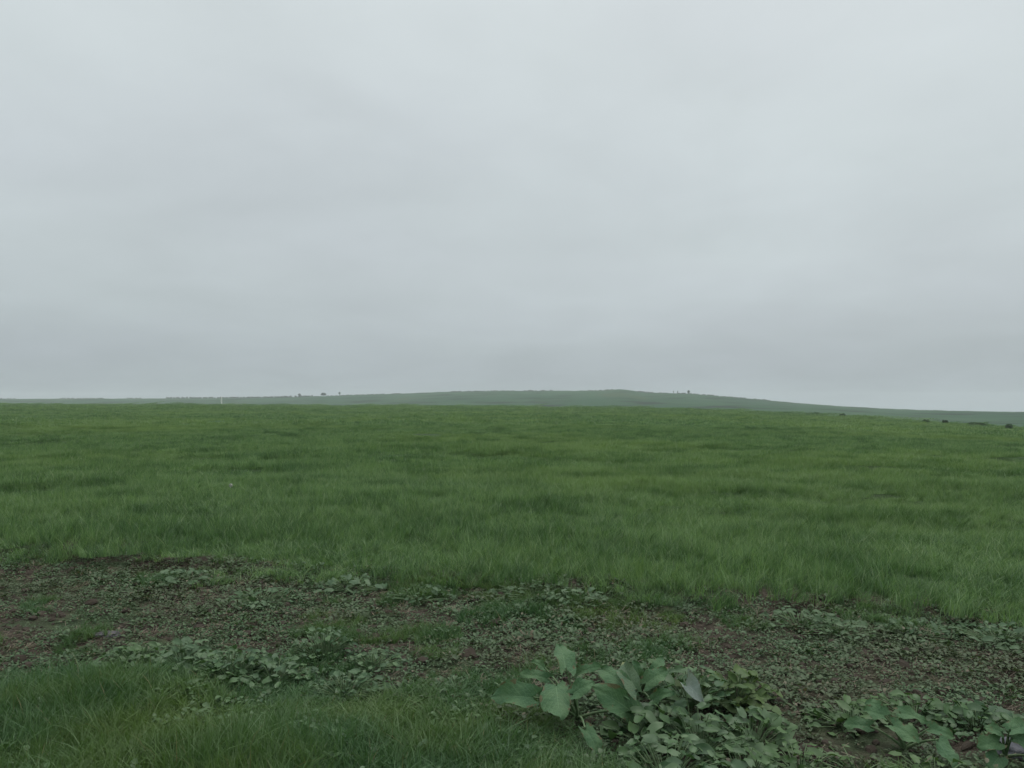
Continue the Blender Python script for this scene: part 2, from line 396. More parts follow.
def blades(n, size, hmin, hmax, wid, bend, segs, seed, lean=(.25, .0), tuft=0, round_=True, dry=0.0):
    g = np.random.default_rng(seed)
    if tuft:
        cx = g.uniform(-.5, .5, (tuft, 2)) * size; which = g.integers(0, tuft, n)
        base = cx[which] + g.normal(0, size * .035, (n, 2)); tdir = g.uniform(0, 2 * np.pi, tuft)[which]; th_ = g.uniform(.5, 1.3, tuft)[which]; tv = g.random(tuft)[which]
    else:
        base = g.uniform(-.5, .5, (n, 2)) * size * 1.15; tdir = g.uniform(0, 2 * np.pi, n); th_ = np.ones(n); tv = g.random(n)
    if round_:
        base = g.normal(0, 1, (n, 2)) * size * .3 if not tuft else base
    h = g.uniform(hmin, hmax, n) * th_ * g.uniform(.65, 1.05, n)
    pale = g.random(n) < dry; h = h * np.where(pale & (dry > .055), 1.3, 1)
    d = tdir + g.normal(0, 1.2, n); bd = np.abs(g.normal(bend, bend * .5, n))
    dx = np.cos(d) * bd + lean[0] * g.uniform(.3, 1.1, n); dy = np.sin(d) * bd + lean[1]
    wd = wid * g.uniform(.6, 1.25, n); tw = g.uniform(0, np.pi, n)
    T = np.linspace(0, 1, segs + 1)
    Vv = np.zeros((n, segs + 1, 2, 3))
    for i, t_ in enumerate(T):
        k = t_ ** 1.8
        px = base[:, 0] + dx * h * k; py = base[:, 1] + dy * h * k
        pz = h * (t_ - .28 * np.hypot(dx, dy) * t_ ** 2.2)
        hw = wd * .5 * (1 - t_ ** 2.2 * .94) * (.75 + .5 * math.sin(math.pi * min(1, t_ * 1.2)))
        sx = np.cos(tw) * hw; sy = np.sin(tw) * hw
        Vv[:, i, 0] = np.stack([px - sx, py - sy, pz], -1); Vv[:, i, 1] = np.stack([px + sx, py + sy, pz + hw * .3], -1)
    b = np.arange(n)[:, None] * (segs + 1) * 2 + np.arange(segs)[None] * 2
    Ff = np.stack([b, b + 1, b + 3, b + 2], -1).reshape(-1, 4)
    var = np.repeat(np.clip(.4 * g.random(n) + .75 * tv - .08, 0, 1), (segs + 1) * 2)
    dr = np.repeat(pale.astype(float) * g.uniform(.3, .9, n), (segs + 1) * 2)
    return Vv.reshape(-1, 3), Ff, var, dr
def blade_source(name, mat, *a, **k):
    Vv, Ff, var, dr = blades(*a, **k)
    return source(name, mesh_np(name, Vv, Ff, mat, {'var': var, 'dry': dr}))

def grid_points(x0, x1, y0, y1, step, seed, jit=.5):
    g = np.random.default_rng(seed)
    gx, gy = np.meshgrid(np.arange(x0, x1, step), np.arange(y0, y1, step))
    p = np.stack([gx.ravel(), gy.ravel()], -1) + g.uniform(-jit, jit, (gx.size, 2)) * step
    return p
def in_view(p, ang=R(41), back=1.5):
    return np.abs(p[:, 0]) < (p[:, 1] + back) * math.tan(ang)

# --- wheat
WSRC = []
for s in range(4): WSRC.append(blade_source('wheat_patch', M_wheat, 1700, .8, .07, .21, .0037, .42, 3, 100 + s, lean=(.10, -.05), tuft=75, dry=.07))
for s in range(3): WSRC.append(blade_source('wheat_patch', M_wheat, 5600, 2.0, .07, .22, .0062, .38, 2, 120 + s, lean=(.10, -.05), tuft=260, dry=.07))
for s in range(3): WSRC.append(blade_source('wheat_patch', M_wheat, 3200, 5.0, .12, .28, .022, .5, 2, 140 + s, lean=(.14, -.05), tuft=320, dry=.07))
for s in range(2): WSRC.append(blade_source('wheat_patch', M_wheat, 5000, 14.0, .14, .30, .065, .5, 2, 160 + s, lean=(.14, -.05), tuft=1300, dry=.07))
pts, rots, scls, kinds = [], [], [], []
for (ra, rb, step, k0, kn, lo, hi, ext) in ((0, 19, .43, 0, 4, 3.5, 21, 20), (18, 62, 1.15, 4, 3, 15, 64, 62), (60, 175, 3.0, 7, 3, 50, 180, 170), (170, 640, 8.5, 10, 2, 120, 470, 480)):
    p = grid_points(-ext, ext, lo, hi, step, 11 + k0)
    rr_ = np.hypot(p[:, 0], p[:, 1]); az = np.arctan2(p[:, 0], p[:, 1]); rcx, _ = wrapmix(az, crest)
    edge = wheat_edge(p[:, 0]) + (nzA(p[:, 0], p[:, 1] * 3, .8, 3) - .5) * .4 + .3 * (rng.random(len(p)) ** 2 - .5) + (.16 if k0 == 0 else 0)
    ok = (rr_ >= ra) & (rr_ < rb) & (p[:, 1] > edge) & (rr_ < rcx * 1.03) & in_view(p)
    dens = nzC(p[:, 0], p[:, 1], 1.6, 3)
    ok &= (dens > -1)
    p = p[ok]; n = len(p)
    z = ground_h(p[:, 0], p[:, 1])
    hsc = .45 + 1.05 * nzB(p[:, 0], p[:, 1] * 1.6, 1.5 if k0 < 4 else (3.2 if k0 < 7 else 9), 3) + .6 * (nzD(p[:, 0], p[:, 1] * 1.5, .8 if k0 < 7 else 5, 2) - .5); hsc = .9 * np.maximum(hsc, .45)
    e2 = p[:, 1] - wheat_edge(p[:, 0]); hsc *= np.where(e2 < .55, .45 + .6 * smooth(.1, .55, e2) + .45 * nzB(p[:, 0] * 1.0, p[:, 1], .9, 2), 1)
    pts.append(np.column_stack([p, z - .005]))
    rots.append(np.column_stack([rng.normal(0, .05, n), rng.normal(0, .05, n), rng.normal(0, .5, n) + np.where(rng.random(n) < .5, 0, .0)]))
    sxy = rng.uniform(.92, 1.12, n); scls.append(np.column_stack([sxy, sxy, hsc]))
    kinds.append(k0 + rng.integers(0, kn, n))
scatter('young_wheat', np.vstack(pts), np.vstack(rots), np.vstack(scls), np.concatenate(kinds), WSRC)

# --- verge grass in the foreground
GSRC = [blade_source('grass_patch', M_grass, 620, .42, .08, .21, .0046, .5, 3, 200 + s, lean=(.04, -.06), tuft=34, dry=.02) for s in range(5)]
p = grid_points(-6.5, 1.2, .8, 7.2, .14, 21)
ge = grass_edge(p[:, 0]) + (nzA(p[:, 0], p[:, 1], .45, 3) - .5) * .75
ok = (p[:, 1] < ge) & in_view(p, R(44), 1.0) & (nzC(p[:, 0] + 40, p[:, 1], .5, 2) > .22)
p = p[ok]; n = len(p)
hs = .1 + 1.45 * nzB(p[:, 0] + 90, p[:, 1], .6, 3) - .45 * smooth(-.7, 0, p[:, 1] - grass_edge(p[:, 0])); hs = np.maximum(hs, .2)
pts = [np.column_stack([p, ground_h(p[:, 0], p[:, 1]) - .005])]; rots = [np.column_stack([np.zeros(n), np.zeros(n), rng.uniform(0, 6.28, n)])]
s_ = rng.uniform(.85, 1.2, n); scls = [np.column_stack([s_, s_, hs])]; kinds = [rng.integers(0, 5, n)]
# thin tufts straying on to the soil and among the leafy weeds
p = grid_points(-9, 7, 1.2, 9.2, .2, 22)
ok = (p[:, 1] > grass_edge(p[:, 0]) - .1) & (p[:, 1] < wheat_edge(p[:, 0]) + .2) & in_view(p, R(42)) & (nzD(p[:, 0], p[:, 1], .8, 3) + .12 * rng.random(len(p)) - .12 * (p[:, 0] < -1.6) > .65)
p = p[ok]; n = len(p)
pts.append(np.column_stack([p, ground_h(p[:, 0], p[:, 1]) - .005])); rots.append(np.column_stack([np.zeros(n), np.zeros(n), rng.uniform(0, 6.28, n)]))
s_ = rng.uniform(.4, .85, n); scls.append(np.column_stack([s_, s_, s_ * .7])); kinds.append(rng.integers(0, 5, n))
scatter('verge_grass', np.vstack(pts), np.vstack(rots), np.vstack(scls), np.concatenate(kinds), GSRC)

# --- low weeds and crumbs on the bare strip
def small_leaf(base, azm, pitch, length, width, g):
    """one oval leaf of 3 x 2 quads"""
    d = np.array([math.cos(azm) * math.cos(pitch), math.sin(azm) * math.cos(pitch), math.sin(pitch)])
    s = np.array([-math.sin(azm), math.cos(azm), g.normal(0, .25)]); up = np.cross(d, s)
    out = []
    for u, hw in ((0, .18), (.33, .95), (.7, .85), (1, .06)):
        c = base + d * length * u - np.array([0, 0, 1]) * length * .35 * u * u
        for v_ in (-1, 0, 1):
            out.append(c + s * v_ * hw * width * .5 + up * (abs(v_) * .14 * width * hw))
    f = []
    for i in range(3):
        for j in range(2):
            a = i * 3 + j; f.append((a, a + 1, a + 4, a + 3))
    uv = [(u, v_) for u in (0, .33, .7, 1) for v_ in (-1, 0, 1)]
    return np.array(out), np.array(f), np.array(uv)
def rosette(seed, nl, rad_, lmin, lmax, ratio, hmax, pitch=(-.1, .9), dry=.1, spread=.3):
    g = np.random.default_rng(seed); parts = []; dr = []
    for _ in range(nl):
        a = g.uniform(0, 6.28); q = rad_ * math.sqrt(g.random())
        b = np.array([math.cos(a) * q, math.sin(a) * q, g.uniform(.2, 1) * hmax * (1 - .5 * q / max(rad_, 1e-6))])
        ln = g.uniform(lmin, lmax)
        v_, f_, uv = small_leaf(b, a + g.normal(0, spread * 3), g.uniform(*pitch), ln, ln * ratio * g.uniform(.8, 1.2), g)
        parts.append((v_, f_, np.full(len(v_), g.random()), uv)); dr.append(np.full(len(v_), g.uniform(.4, 1) if g.random() < dry else 0))
    V_, F_, A_, U_ = merge(parts); return V_, F_, A_, np.concatenate(dr), U_
def rosette_source(name, mat, *a, **k):
    V_, F_, A_, D_, U_ = rosette(*a, **k); return source(name, mesh_np(name, V_, F_, mat, {'var': A_, 'dry': D_}))
def litter(seed):
    g = np.random.default_rng(seed); parts = []
    for _ in range(26):
        a = g.uniform(0, 6.28); c = np.append(g.normal(0, .07, 2), g.uniform(.004, .03)); ln = g.uniform(.03, .11); d = np.array([math.cos(a), math.sin(a), g.normal(0, .3)]) * ln
        s = np.array([-math.sin(a), math.cos(a), .4]) * .002
        parts.append((np.array([c - s, c + s, c + d + s, c + d - s]), np.array([[0, 1, 2, 3]]), np.full(4, g.random())))
    V_, F_, A_, U_ = merge(parts); return source('litter', mesh_np('litter', V_, F_, M_weed, {'var': A_, 'dry': np.full(len(V_), .9)}))
WD = [rosette_source('weed', M_weed, 300 + s, 18, .06, .018, .042, .6, .05, dry=.08) for s in range(4)]
WD += [rosette_source('weed', M_weed, 320 + s, 22, .09, .03, .065, .5, .09, dry=.08) for s in range(3)]
WD += [rosette_source('weed', M_weed, 340 + s, 14, .07, .02, .05, .35, .03, pitch=(-.2, .3), dry=.45) for s in range(2)]
WD += [litter(360), litter(361)]
WD += [rosette_source('weed', M_mid, 370 + s, 18, .08, .022, .048, .6, .12) for s in range(3)]
p = grid_points(-11, 8, 1.0, 10.2, .057, 31)
x_, y_ = p[:, 0], p[:, 1]
dens = nzA(x_ + 30, y_ + 11, .75, 4)
bare = np.exp(-(((x_ + 3.7) / 1.5) ** 2 + ((y_ - 5.9) / .35) ** 2)) * .30 + np.exp(-(((x_ + .3) / .7) ** 2 + ((y_ - 5.1) / .3) ** 2)) * .20 + np.exp(-(((x_ - 1.55) / .5) ** 2 + ((y_ - 3.75) / .2) ** 2)) * .16
ok = ((y_ > grass_edge(x_) - .25) | ((rng.random(len(p)) < .4) & (nzC(x_ + 7, y_, .4, 3) > .5))) & (y_ < wheat_edge(x_) + .35) & in_view(p, R(42)) & (dens - bare > .06 + .36 * rng.random(len(p)) ** 1.3)
p = p[ok]; dn = (dens - bare)[ok]; n = len(p)
kd = np.where(rng.random(n) < np.clip((dn - .40) * 1.6, .03, .34), 4 + rng.integers(0, 3, n), rng.integers(0, 4, n))
kd = np.where(rng.random(n) < .12, 7 + rng.integers(0, 4, n), kd)
ing = p[:, 1] < grass_edge(p[:, 0]) - .25
kd = np.where(ing, 11 + rng.integers(0, 3, n), kd)
s_ = rng.uniform(.38, .9, n) * np.where(ing, 1.25, 1)
scatter('low_weeds', np.column_stack([p, ground_h(p[:, 0], p[:, 1]) - .004]), np.column_stack([rng.normal(0, .12, n), rng.normal(0, .12, n), rng.uniform(0, 6.28, n)]), np.column_stack([s_, s_, s_]), kd, WD)

def lump(seed, rad_, sub=2, amp=.35, squash=.7):
    import bmesh
    bm = bmesh.new(); bmesh.ops.create_icosphere(bm, subdivisions=sub, radius=1)
    V_ = np.array([v_.co[:] for v_ in bm.verts]); F_ = np.array([[v_.index for v_ in f.verts] for f in bm.faces]); bm.free()
    g = VNoise(seed, 64)
    k = 1 + amp * (g(V_[:, 0] * 1.3 + 9, V_[:, 1] * 1.3 + V_[:, 2] * 1.9 + 20, .8, 3) - .5) * 2
    V_ = V_ * k[:, None] * rad_; V_[:, 2] *= squash; return V_, F_
CL = []
for s in range(3):
    V_, F_ = lump(400 + s, .02, 2, .5, .65); CL.append(source('clod', mesh_np('clod', V_, F_, M_clod, smooth_sh=False)))
p = grid_points(-11, 8, 1.0, 10.2, .07, 41)
ok = (p[:, 1] > grass_edge(p[:, 0]) - .1) & (p[:, 1] < wheat_edge(p[:, 0]) + .2) & in_view(p, R(42)) & (rng.random(len(p)) < .55)
p = p[ok]; n = len(p); s_ = rng.gamma(2.2, .32, n)
scatter('soil_crumbs', np.column_stack([p, ground_h(p[:, 0], p[:, 1])]), rng.uniform(0, 6.28, (n, 3)) * np.array([.1, .1, 1]), np.column_stack([s_, s_, s_]), rng.integers(0, 3, n), CL)

# ------------------------------------------------------------------ leafy plants (things)
def tube(pts_, r0, r1, n=6):
    pts_ = [np.array(q, float) for q in pts_]; V_ = []; m = len(pts_)
    for i, c in enumerate(pts_):
        d = pts_[min(i + 1, m - 1)] - pts_[max(i - 1, 0)]; d = d / (np.linalg.norm(d) + 1e-9)
        a = np.cross(d, [0.31, .2, .93]); a /= np.linalg.norm(a) + 1e-9; b = np.cross(d, a); q = r0 + (r1 - r0) * i / (m - 1)
        for k in range(n): V_.append(c + q * (math.cos(6.2832 * k / n) * a + math.sin(6.2832 * k / n) * b))
    F_ = [(i * n + k, i * n + (k + 1) % n, (i + 1) * n + (k + 1) % n, (i + 1) * n + k) for i in range(m - 1) for k in range(n)]
    return np.array(V_), np.array(F_)
def big_leaf(B, T, W, nrm, seed, cup=.12, droop=.16, wave=.11, lobes=.2):
    """heart-shaped leaf with wavy margin from base B to tip T; nrm is the side it faces"""
    g = np.random.default_rng(seed); B = np.array(B, float); T = np.array(T, float); ax = T - B; Ln = np.linalg.norm(ax); ax /= Ln
    nrm = np.array(nrm, float); nrm -= ax * nrm.dot(ax); nrm /= np.linalg.norm(nrm); sd_ = np.cross(nrm, ax)
    nu, nv = 18, 13; V_ = []; U_ = []; ph = g.uniform(0, 6.28, 4); asym = g.uniform(-.12, .12)
    for i in range(nu):
        u = i / (nu - 1); hw = ((u + .05) ** .42) * ((1 - u) ** .62) * 1.48 + .004
        for j in range(nv):
            v_ = -1 + 2 * j / (nv - 1); a = abs(v_)
            rip = 1 + .07 * math.sin(11 * u + ph[0] + (2 if v_ > 0 else 0)) * a + .04 * math.sin(23 * u + ph[1]) * a
            back = lobes * a ** 1.6 * (1 - u) ** 4
            x = v_ * W * .5 * hw * rip * (1 + asym * v_)
            z = cup * W * a ** 1.5 * hw - droop * Ln * (u - .35) ** 2 * 2 + wave * W * a * a * math.sin(9.5 * u + ph[2] + 1.7 * (v_ > 0)) + .035 * W * a * math.sin(6.5 * 6.2832 * (u - .4 * a)) * .5 - .03 * W * math.exp(-(v_ / .12) ** 2)
            V_.append(B + ax * (Ln * (u - back)) + sd_ * x + nrm * z); U_.append((u, v_))
    F_ = [(i * nv + j, i * nv + j + 1, (i + 1) * nv + j + 1, (i + 1) * nv + j) for i in range(nu - 1) for j in range(nv - 1)]
    return np.array(V_), np.array(F_)[:, ::-1], np.array(U_)
def facing(F_):  return F_
def add_leaf(root, B, T, W, nrm, seed, mat=None, label=None, crown=(0, 0, 0), **k):
    o0 = np.array(root.location)
    V_, F_, U_ = big_leaf(B, T, W * .9, nrm, seed, **k)
    lf = link('leaf', mesh_np('leaf', V_ - o0, F_, mat or M_burdock, uv=U_), root)
    if label: lf['label'] = label
    c = np.array(crown, float); b = np.array(B, float) - o0
    mid = c * .5 + b * .5 + np.array([0, 0, .12 * np.linalg.norm(b - c)])
    q = [c * (1 - t_) ** 2 + 2 * mid * t_ * (1 - t_) + b * t_ * t_ for t_ in np.linspace(0, 1, 7)]
    Vt, Ft = tube(q, .008, .004); link('leaf_stalk', mesh_np('leaf_stalk', Vt, Ft, M_stem), lf)
    return lf
def G(px, py):
    q = P(px, py); return Vector((q.x, q.y, float(ground_h(np.array([q.x]), np.array([q.y]))[0])))
CAMDIR = np.array([0, -.62, .78])

def fill_leaves(root, n, rad_, l0, l1, hmin, hmax, seed, tilt=.35, lean=(0, 0)):
    g = np.random.default_rng(seed); o0 = np.array(root.location)
    for i in range(n):
        a = i * 2.399 + g.normal(0, .3); q = rad_ * math.sqrt((i + .6) / n); ln = g.uniform(l0, l1)
        h = hmin + (hmax - hmin) * g.random() * (1 - .45 * q / rad_)
        d = np.array([math.cos(a) + lean[0], math.sin(a) + lean[1], -.1 + g.normal(0, .25)]); d /= np.linalg.norm(d)
        B = o0 + np.array([math.cos(a) * q * .55, math.sin(a) * q * .55, h]); T = B + d * ln
        nr = np.array([g.normal(0, tilt), -.35 + g.normal(0, tilt), 1.])
        add_leaf(root, B, T, ln * g.uniform(.7, .95), nr, seed * 50 + i, droop=g.uniform(.1, .3), cup=g.uniform(.0, .2), wave=g.uniform(.04, .1))

b1 = thing('burdock', G(578, 716), 'largest burdock plant with several broad floppy leaves, left end of the leafy foreground patch', 'plant')
for (bx, by, bh, tx, ty, th_, W, nr, kw) in (
    (533, 697, .16, 489, 694, .15, .19, (0, -.75, .7), dict(wave=.12, cup=.2)),
    (556, 684, .20, 560, 716, .14, .22, (.05, -.8, .8), dict(droop=.05, cup=-.2, wave=.08)),
    (635, 713, .12, 596, 686, .27, .20, (-.2, -.8, .7), dict(cup=.1, wave=.09)),
    (566, 668, .26, 560, 640, .34, .16, (.1, -.75, .75), dict(cup=.1)),
    (572, 694, .22, 594, 680, .28, .12, (0, -.7, .8), {}),
    (548, 678, .16, 520, 672, .20, .10, (.1, -.6, .8), {}),
    (538, 700, .08, 549, 690, .18, .12, (.2, -.8, .6), {}),
    (585, 728, .10, 602, 754, .02, .11, (.3, -.8, .6), dict(droop=.3)),
    (575, 674, .2, 600, 664, .28, .10, (0, -.6, .8), {}),
    (545, 668, .16, 533, 660, .22, .09, (0, -.6, .8), {})):
    add_leaf(b1, P(bx, by, bh), P(tx, ty, th_), W, nr, bx + ty, **kw)
b2 = thing('burdock', G(640, 700), 'burdock with one long leaf ending in a yellowed tip, behind the broad-leaved burdock', 'plant')
add_leaf(b2, P(636, 690, .24), P(618, 656, .30), .13, (-.6, -.35, .75), 77, M_burdock_y, 'long leaf with a yellowed tip', cup=.25)
for (bx, by, bh, tx, ty, th_, W, nr) in ((628, 690, .22, 598, 662, .26, .15, (-.3, -.5, .8)), (645, 684, .18, 668, 668, .24, .13, (.2, -.7, .8)), (652, 676, .18, 664, 655, .26, .10, (.0, -.8, .6)), (650, 700, .12, 672, 690, .2, .11, (.1, -.7, .8)), (640, 676, .2, 634, 660, .28, .08, (0, -.6, .7))):
    add_leaf(b2, P(bx, by, bh), P(tx, ty, th_), W, nr, bx + ty)
b3 = thing('burdock', G(905, 752), 'burdock with limp leaves trailing to the right, beside the bare soil at the bottom edge', 'plant')
for (bx, by, bh, tx, ty, th_, W, nr) in ((892, 724, .16, 929, 746, .10, .17, (.1, -.6, .8)), (938, 740, .12, 960, 774, .04, .15, (.2, -.7, .7)), (885, 716, .18, 858, 706, .2, .15, (-.1, -.6, .8)), (900, 712, .2, 935, 722, .16, .13, (.1, -.5, .9)), (870, 726, .1, 836, 722, .1, .13, (0, -.6, .8)), (880, 706, .2, 862, 700, .22, .1, (0, -.6, .8)), (930, 728, .14, 962, 738, .1, .12, (.1, -.6, .8))):
    add_leaf(b3, P(bx, by, bh), P(bx + (tx - bx) * .8, by + (ty - by) * .8, bh + (th_ - bh) * .8), W * .82, nr, bx + ty)
b4 = thing('burdock', G(1005, 764), 'burdock cut by the right edge of the photo, its leaves around a dark stone', 'plant')
for (bx, by, bh, tx, ty, th_, W, nr) in ((1000, 742, .14, 972, 746, .12, .15, (-.1, -.6, .8)), (1012, 738, .16, 1046, 748, .1, .17, (.2, -.6, .8)), (1002, 732, .18, 980, 724, .2, .11, (0, -.6, .8)), (1010, 730, .2, 1040, 722, .2, .13, (0, -.6, .8)), (1000, 756, .08, 985, 774, .04, .14, (-.1, -.7, .7)), (1030, 756, .08, 1060, 772, .06, .15, (.1, -.7, .7))):
    add_leaf(b4, P(bx, by, bh), P(bx + (tx - bx) * .8, by + (ty - by) * .8, bh + (th_ - bh) * .8), W * .82, nr, bx + ty)

def leafy_weed(px, py, rad_, nl, l0, l1, hmax, seed, label, mat=M_mid, cat='plant', name='leafy_weed', group=None, ratio=.8, lean=.5):
    g = np.random.default_rng(seed); o0 = G(px, py); root = thing(name, o0, label, cat, group); parts = []; dr = []; stems = []
    for i in range(int(nl * 1.7)):
        a = g.uniform(0, 6.28); q = rad_ * 1.1 * math.sqrt(g.random()); ln = g.uniform(l0 * .7, l1 * .95)
        b = np.array([math.cos(a) * q, math.sin(a) * q, hmax * (.25 + .75 * g.random()) * (1 - .55 * (q / rad_) ** 2)])
        az = a * .5 + g.normal(-.6, .9) * lean * 2
        d = np.array([math.cos(az), math.sin(az), g.normal(-.15, .3)]); d /= np.linalg.norm(d)
        V_, F_, U_ = big_leaf_small(b, b + d * ln, ln * ratio * g.uniform(.8, 1.15), np.array([g.normal(0, .4), -.4 + g.normal(0, .35), 1.0]), seed * 97 + i)
        parts.append((V_, F_, np.full(len(V_), g.random()), U_)); dr.append(np.full(len(V_), 0.0))
        c = np.array([math.cos(a) * q * .35, math.sin(a) * q * .35, 0]); mid = (c + b) / 2 + np.array([0, 0, .3 * b[2]])
        stems.append(tube([c * (1 - t_) ** 2 + 2 * mid * t_ * (1 - t_) + b * t_ * t_ for t_ in (0, .35, .7, 1)], .0035, .002, 4))
    V_, F_, A_, U_ = merge(parts); link('foliage', mesh_np('foliage', V_, F_, mat, {'var': A_, 'dry': np.concatenate(dr)}, uv=U_), root)
    V_, F_, A_, U_ = merge(stems); link('stem', mesh_np('stem', V_, F_, M_stem), root)
    return root
def big_leaf_small(B, T, W, nrm, seed):
    g = np.random.default_rng(seed); ax = T - B; Ln = np.linalg.norm(ax); ax = ax / Ln
    nrm = nrm - ax * nrm.dot(ax); nrm /= np.linalg.norm(nrm); sd_ = np.cross(nrm, ax); V_ = []; U_ = []
    dr, cu, ph = g.uniform(.05, .35), g.uniform(-.05, .25), g.uniform(0, 6.28)
    for i in range(7):
        u = i / 6; hw = ((u + .06) ** .45) * ((1 - u) ** .55) * 1.42 + .01
        for j in range(5):
            v_ = -1 + j * .5; a = abs(v_)
            V_.append(B + ax * Ln * (u - .14 * a ** 1.5 * (1 - u) ** 4) + sd_ * v_ * W * .5 * hw + nrm * (cu * W * a ** 1.5 * hw - dr * Ln * (u - .3) ** 2 * 1.5 + .07 * W * a * math.sin(8 * u + ph))); U_.append((u, v_))
    F_ = [(i * 5 + j, i * 5 + j + 1, i * 5 + j + 6, i * 5 + j + 5) for i in range(6) for j in range(4)]
    return np.array(V_), np.array(F_)[:, ::-1], np.array(U_)

GRP = 'round-leaved weeds in the foreground patch'
for a in (
    (648, 742, .20, 46, .06, .11, .20, 501, 'round-leaved weed with cupped grey-green leaves, touching the largest burdock on its right'),
    (690, 712, .22, 60, .05, .095, .22, 502, 'round-leaved weed growing around the pale grey curled leaf'),
    (735, 708, .20, 50, .05, .10, .20, 503, 'round-leaved weed with yellow-green leaves at the back edge of the patch, next to the soil'),
    (700, 752, .22, 60, .045, .085, .20, 504, 'dense small-leaved weed in the middle of the patch near the bottom edge'),
    (752, 745, .20, 46, .05, .095, .17, 505, 'round-leaved weed on the right flank of the patch, leaves trailing downhill'),
    (668, 782, .22, 46, .045, .09, .20, 506, 'round-leaved weed cut off by the bottom edge, below the cupped-leaf weed'),
    (745, 785, .22, 46, .045, .085, .18, 507, 'small-leaved weed cut off by the bottom edge, below the trailing weed'),
    (800, 772, .18, 34, .04, .08, .13, 508, 'thin low weed between the leafy patch and the bare soil at the bottom edge'),
    (858, 776, .20, 22, .03, .06, .08, 513, 'low leafy weed on the bottom edge, right beside the bare soil'),
    (935, 784, .22, 26, .03, .065, .10, 514, 'leafy weed cut off by the bottom edge, below the limp-leaved burdock'),
    (850, 728, .20, 40, .05, .10, .13, 510, 'leafy weed left of the limp-leaved burdock, behind the bare soil at the bottom edge'),
    (915, 722, .22, 46, .045, .09, .12, 511, 'leafy weed directly behind the limp-leaved burdock on the right'),
    (975, 730, .22, 46, .05, .10, .13, 512, 'leafy weed between the two right-hand burdocks'),
    (665, 690, .18, 34, .05, .09, .17, 509, 'round-leaved weed behind the pale curled leaf, under the yellow-tipped burdock')):
    leafy_weed(*a, mat=M_yel if a[7] == 503 else M_mid, group=GRP)
cl = thing('curled_leaf', P(690, 706, .12), 'single pale grey curled leaf lying among the round-leaved weeds', 'leaf')
V_, F_, U_ = big_leaf(P(684, 684, .24), P(699, 691, .25), .13, (-.2, -.6, .9), 5, cup=.55, droop=.6, wave=.16)
link('leaf_blade', mesh_np('leaf_blade', V_ - np.array(cl.location), F_, M_grey_leaf, uv=U_), cl)
Vt, Ft = tube([(0, 0, -.1), (-.01, .0, .0), tuple(np.array(P(684, 684, .24)) - np.array(cl.location))], .004, .003)
link('leaf_stalk', mesh_np('leaf_stalk', Vt, Ft, M_stem), cl)

GRP = 'leafy weeds along the verge edge on the left'
for a in (
    (135, 664, .22, 64, .04, .085, .14, 521, 'leafy weed at the left end of the verge clump, right of the bare brown soil'),
    (185, 668, .24, 76, .04, .085, .18, 522, 'pale broad-leaved weed, second from the left in the verge clump'),
    (232, 678, .24, 76, .04, .085, .18, 523, 'broad-leaved weed with a dark hollow below it, middle of the verge clump'),
    (275, 682, .22, 64, .035, .075, .14, 524, 'low broad-leaved weed at the right end of the verge clump'),
    (322, 660, .20, 76, .03, .06, .20, 525, 'taller bushy weed on the verge edge, between the left clump and the open soil'),
    (345, 694, .22, 60, .035, .065, .12, 526, 'pale flat weed in the grass below the taller bushy weed'),
    (372, 668, .18, 54, .025, .05, .11, 527, 'small weed on the soil edge, right of the taller bushy weed')):
    leafy_weed(*a, mat=M_pale if a[7] in (522, 526) else M_mid, group=GRP)
GRP = 'pale weeds along the foot of the wheat'
for a in (
    (180, 582, .28, 40, .05, .09, .12, 541, 'pale weed at the foot of the wheat, leftmost of the pale clumps'),
    (262, 600, .32, 50, .04, .08, .09, 542, 'wide low pale weed spread on the soil between the wheat and the taller bushy weed'),
    (352, 592, .28, 44, .05, .09, .12, 543, 'pale whitish weed clump at the foot of the wheat, left of the middle'),
    (418, 600, .26, 40, .04, .07, .10, 544, 'small pale weed clump at the foot of the wheat, between two larger clumps'),
    (532, 598, .34, 60, .04, .08, .12, 545, 'widest pale weed clump at the foot of the wheat, near the middle'),
    (575, 604, .26, 40, .04, .08, .10, 546, 'pale weed clump just right of the widest one at the foot of the wheat'),
    (800, 624, .28, 50, .04, .07, .12, 547, 'pale whitish weed clump at the foot of the wheat, right of the middle'),
    (838, 634, .26, 44, .04, .07, .10, 548, 'low pale weed clump standing a step out from the wheat on the right'),
    (915, 634, .26, 40, .04, .07, .10, 549, 'pale weed clump at the foot of the darkest stretch of wheat edge on the right'),
    (1000, 644, .30, 50, .04, .08, .12, 550, 'pale weed clump at the foot of the wheat, at the right edge of the photo')):
    leafy_weed(*a, mat=M_pale, group=GRP, name='pale_weed')

# ------------------------------------------------------------------ stones, pale flower head, marker post
def stone(px, py, rad_, seed, mat, label, squash=.38):
    o0 = G(px, py); V_, F_ = lump(seed, rad_, 3, .35, squash); V_[:, 0] *= 1.35
    me = mesh_np('stone', V_ + np.array([0, 0, rad_ * squash * .45]), F_, mat)
    return link('stone', me, loc=o0, label=label, category='stone')
stone(108, 632, .07, 61, M_stone, 'grey flat stone lying on the bare brown soil at the left')
stone(97, 634, .045, 62, M_stone, 'smaller grey stone beside the flat grey stone on the brown soil')
stone(1020, 757, .10, 63, M_darkstone, 'dark grey stone among burdock leaves at the right edge')
q = G(231, 521); fl = thing('flower_head', q, 'tiny white flower head standing alone in the green wheat, left of the middle', 'flower')
Vt, Ft = tube([(0, 0, 0), (.01, 0, .17), (0, -.02, .34)], .003, .002); link('stem', mesh_np('stem', Vt, Ft, M_stem), fl)
g = np.random.default_rng(9); parts = []
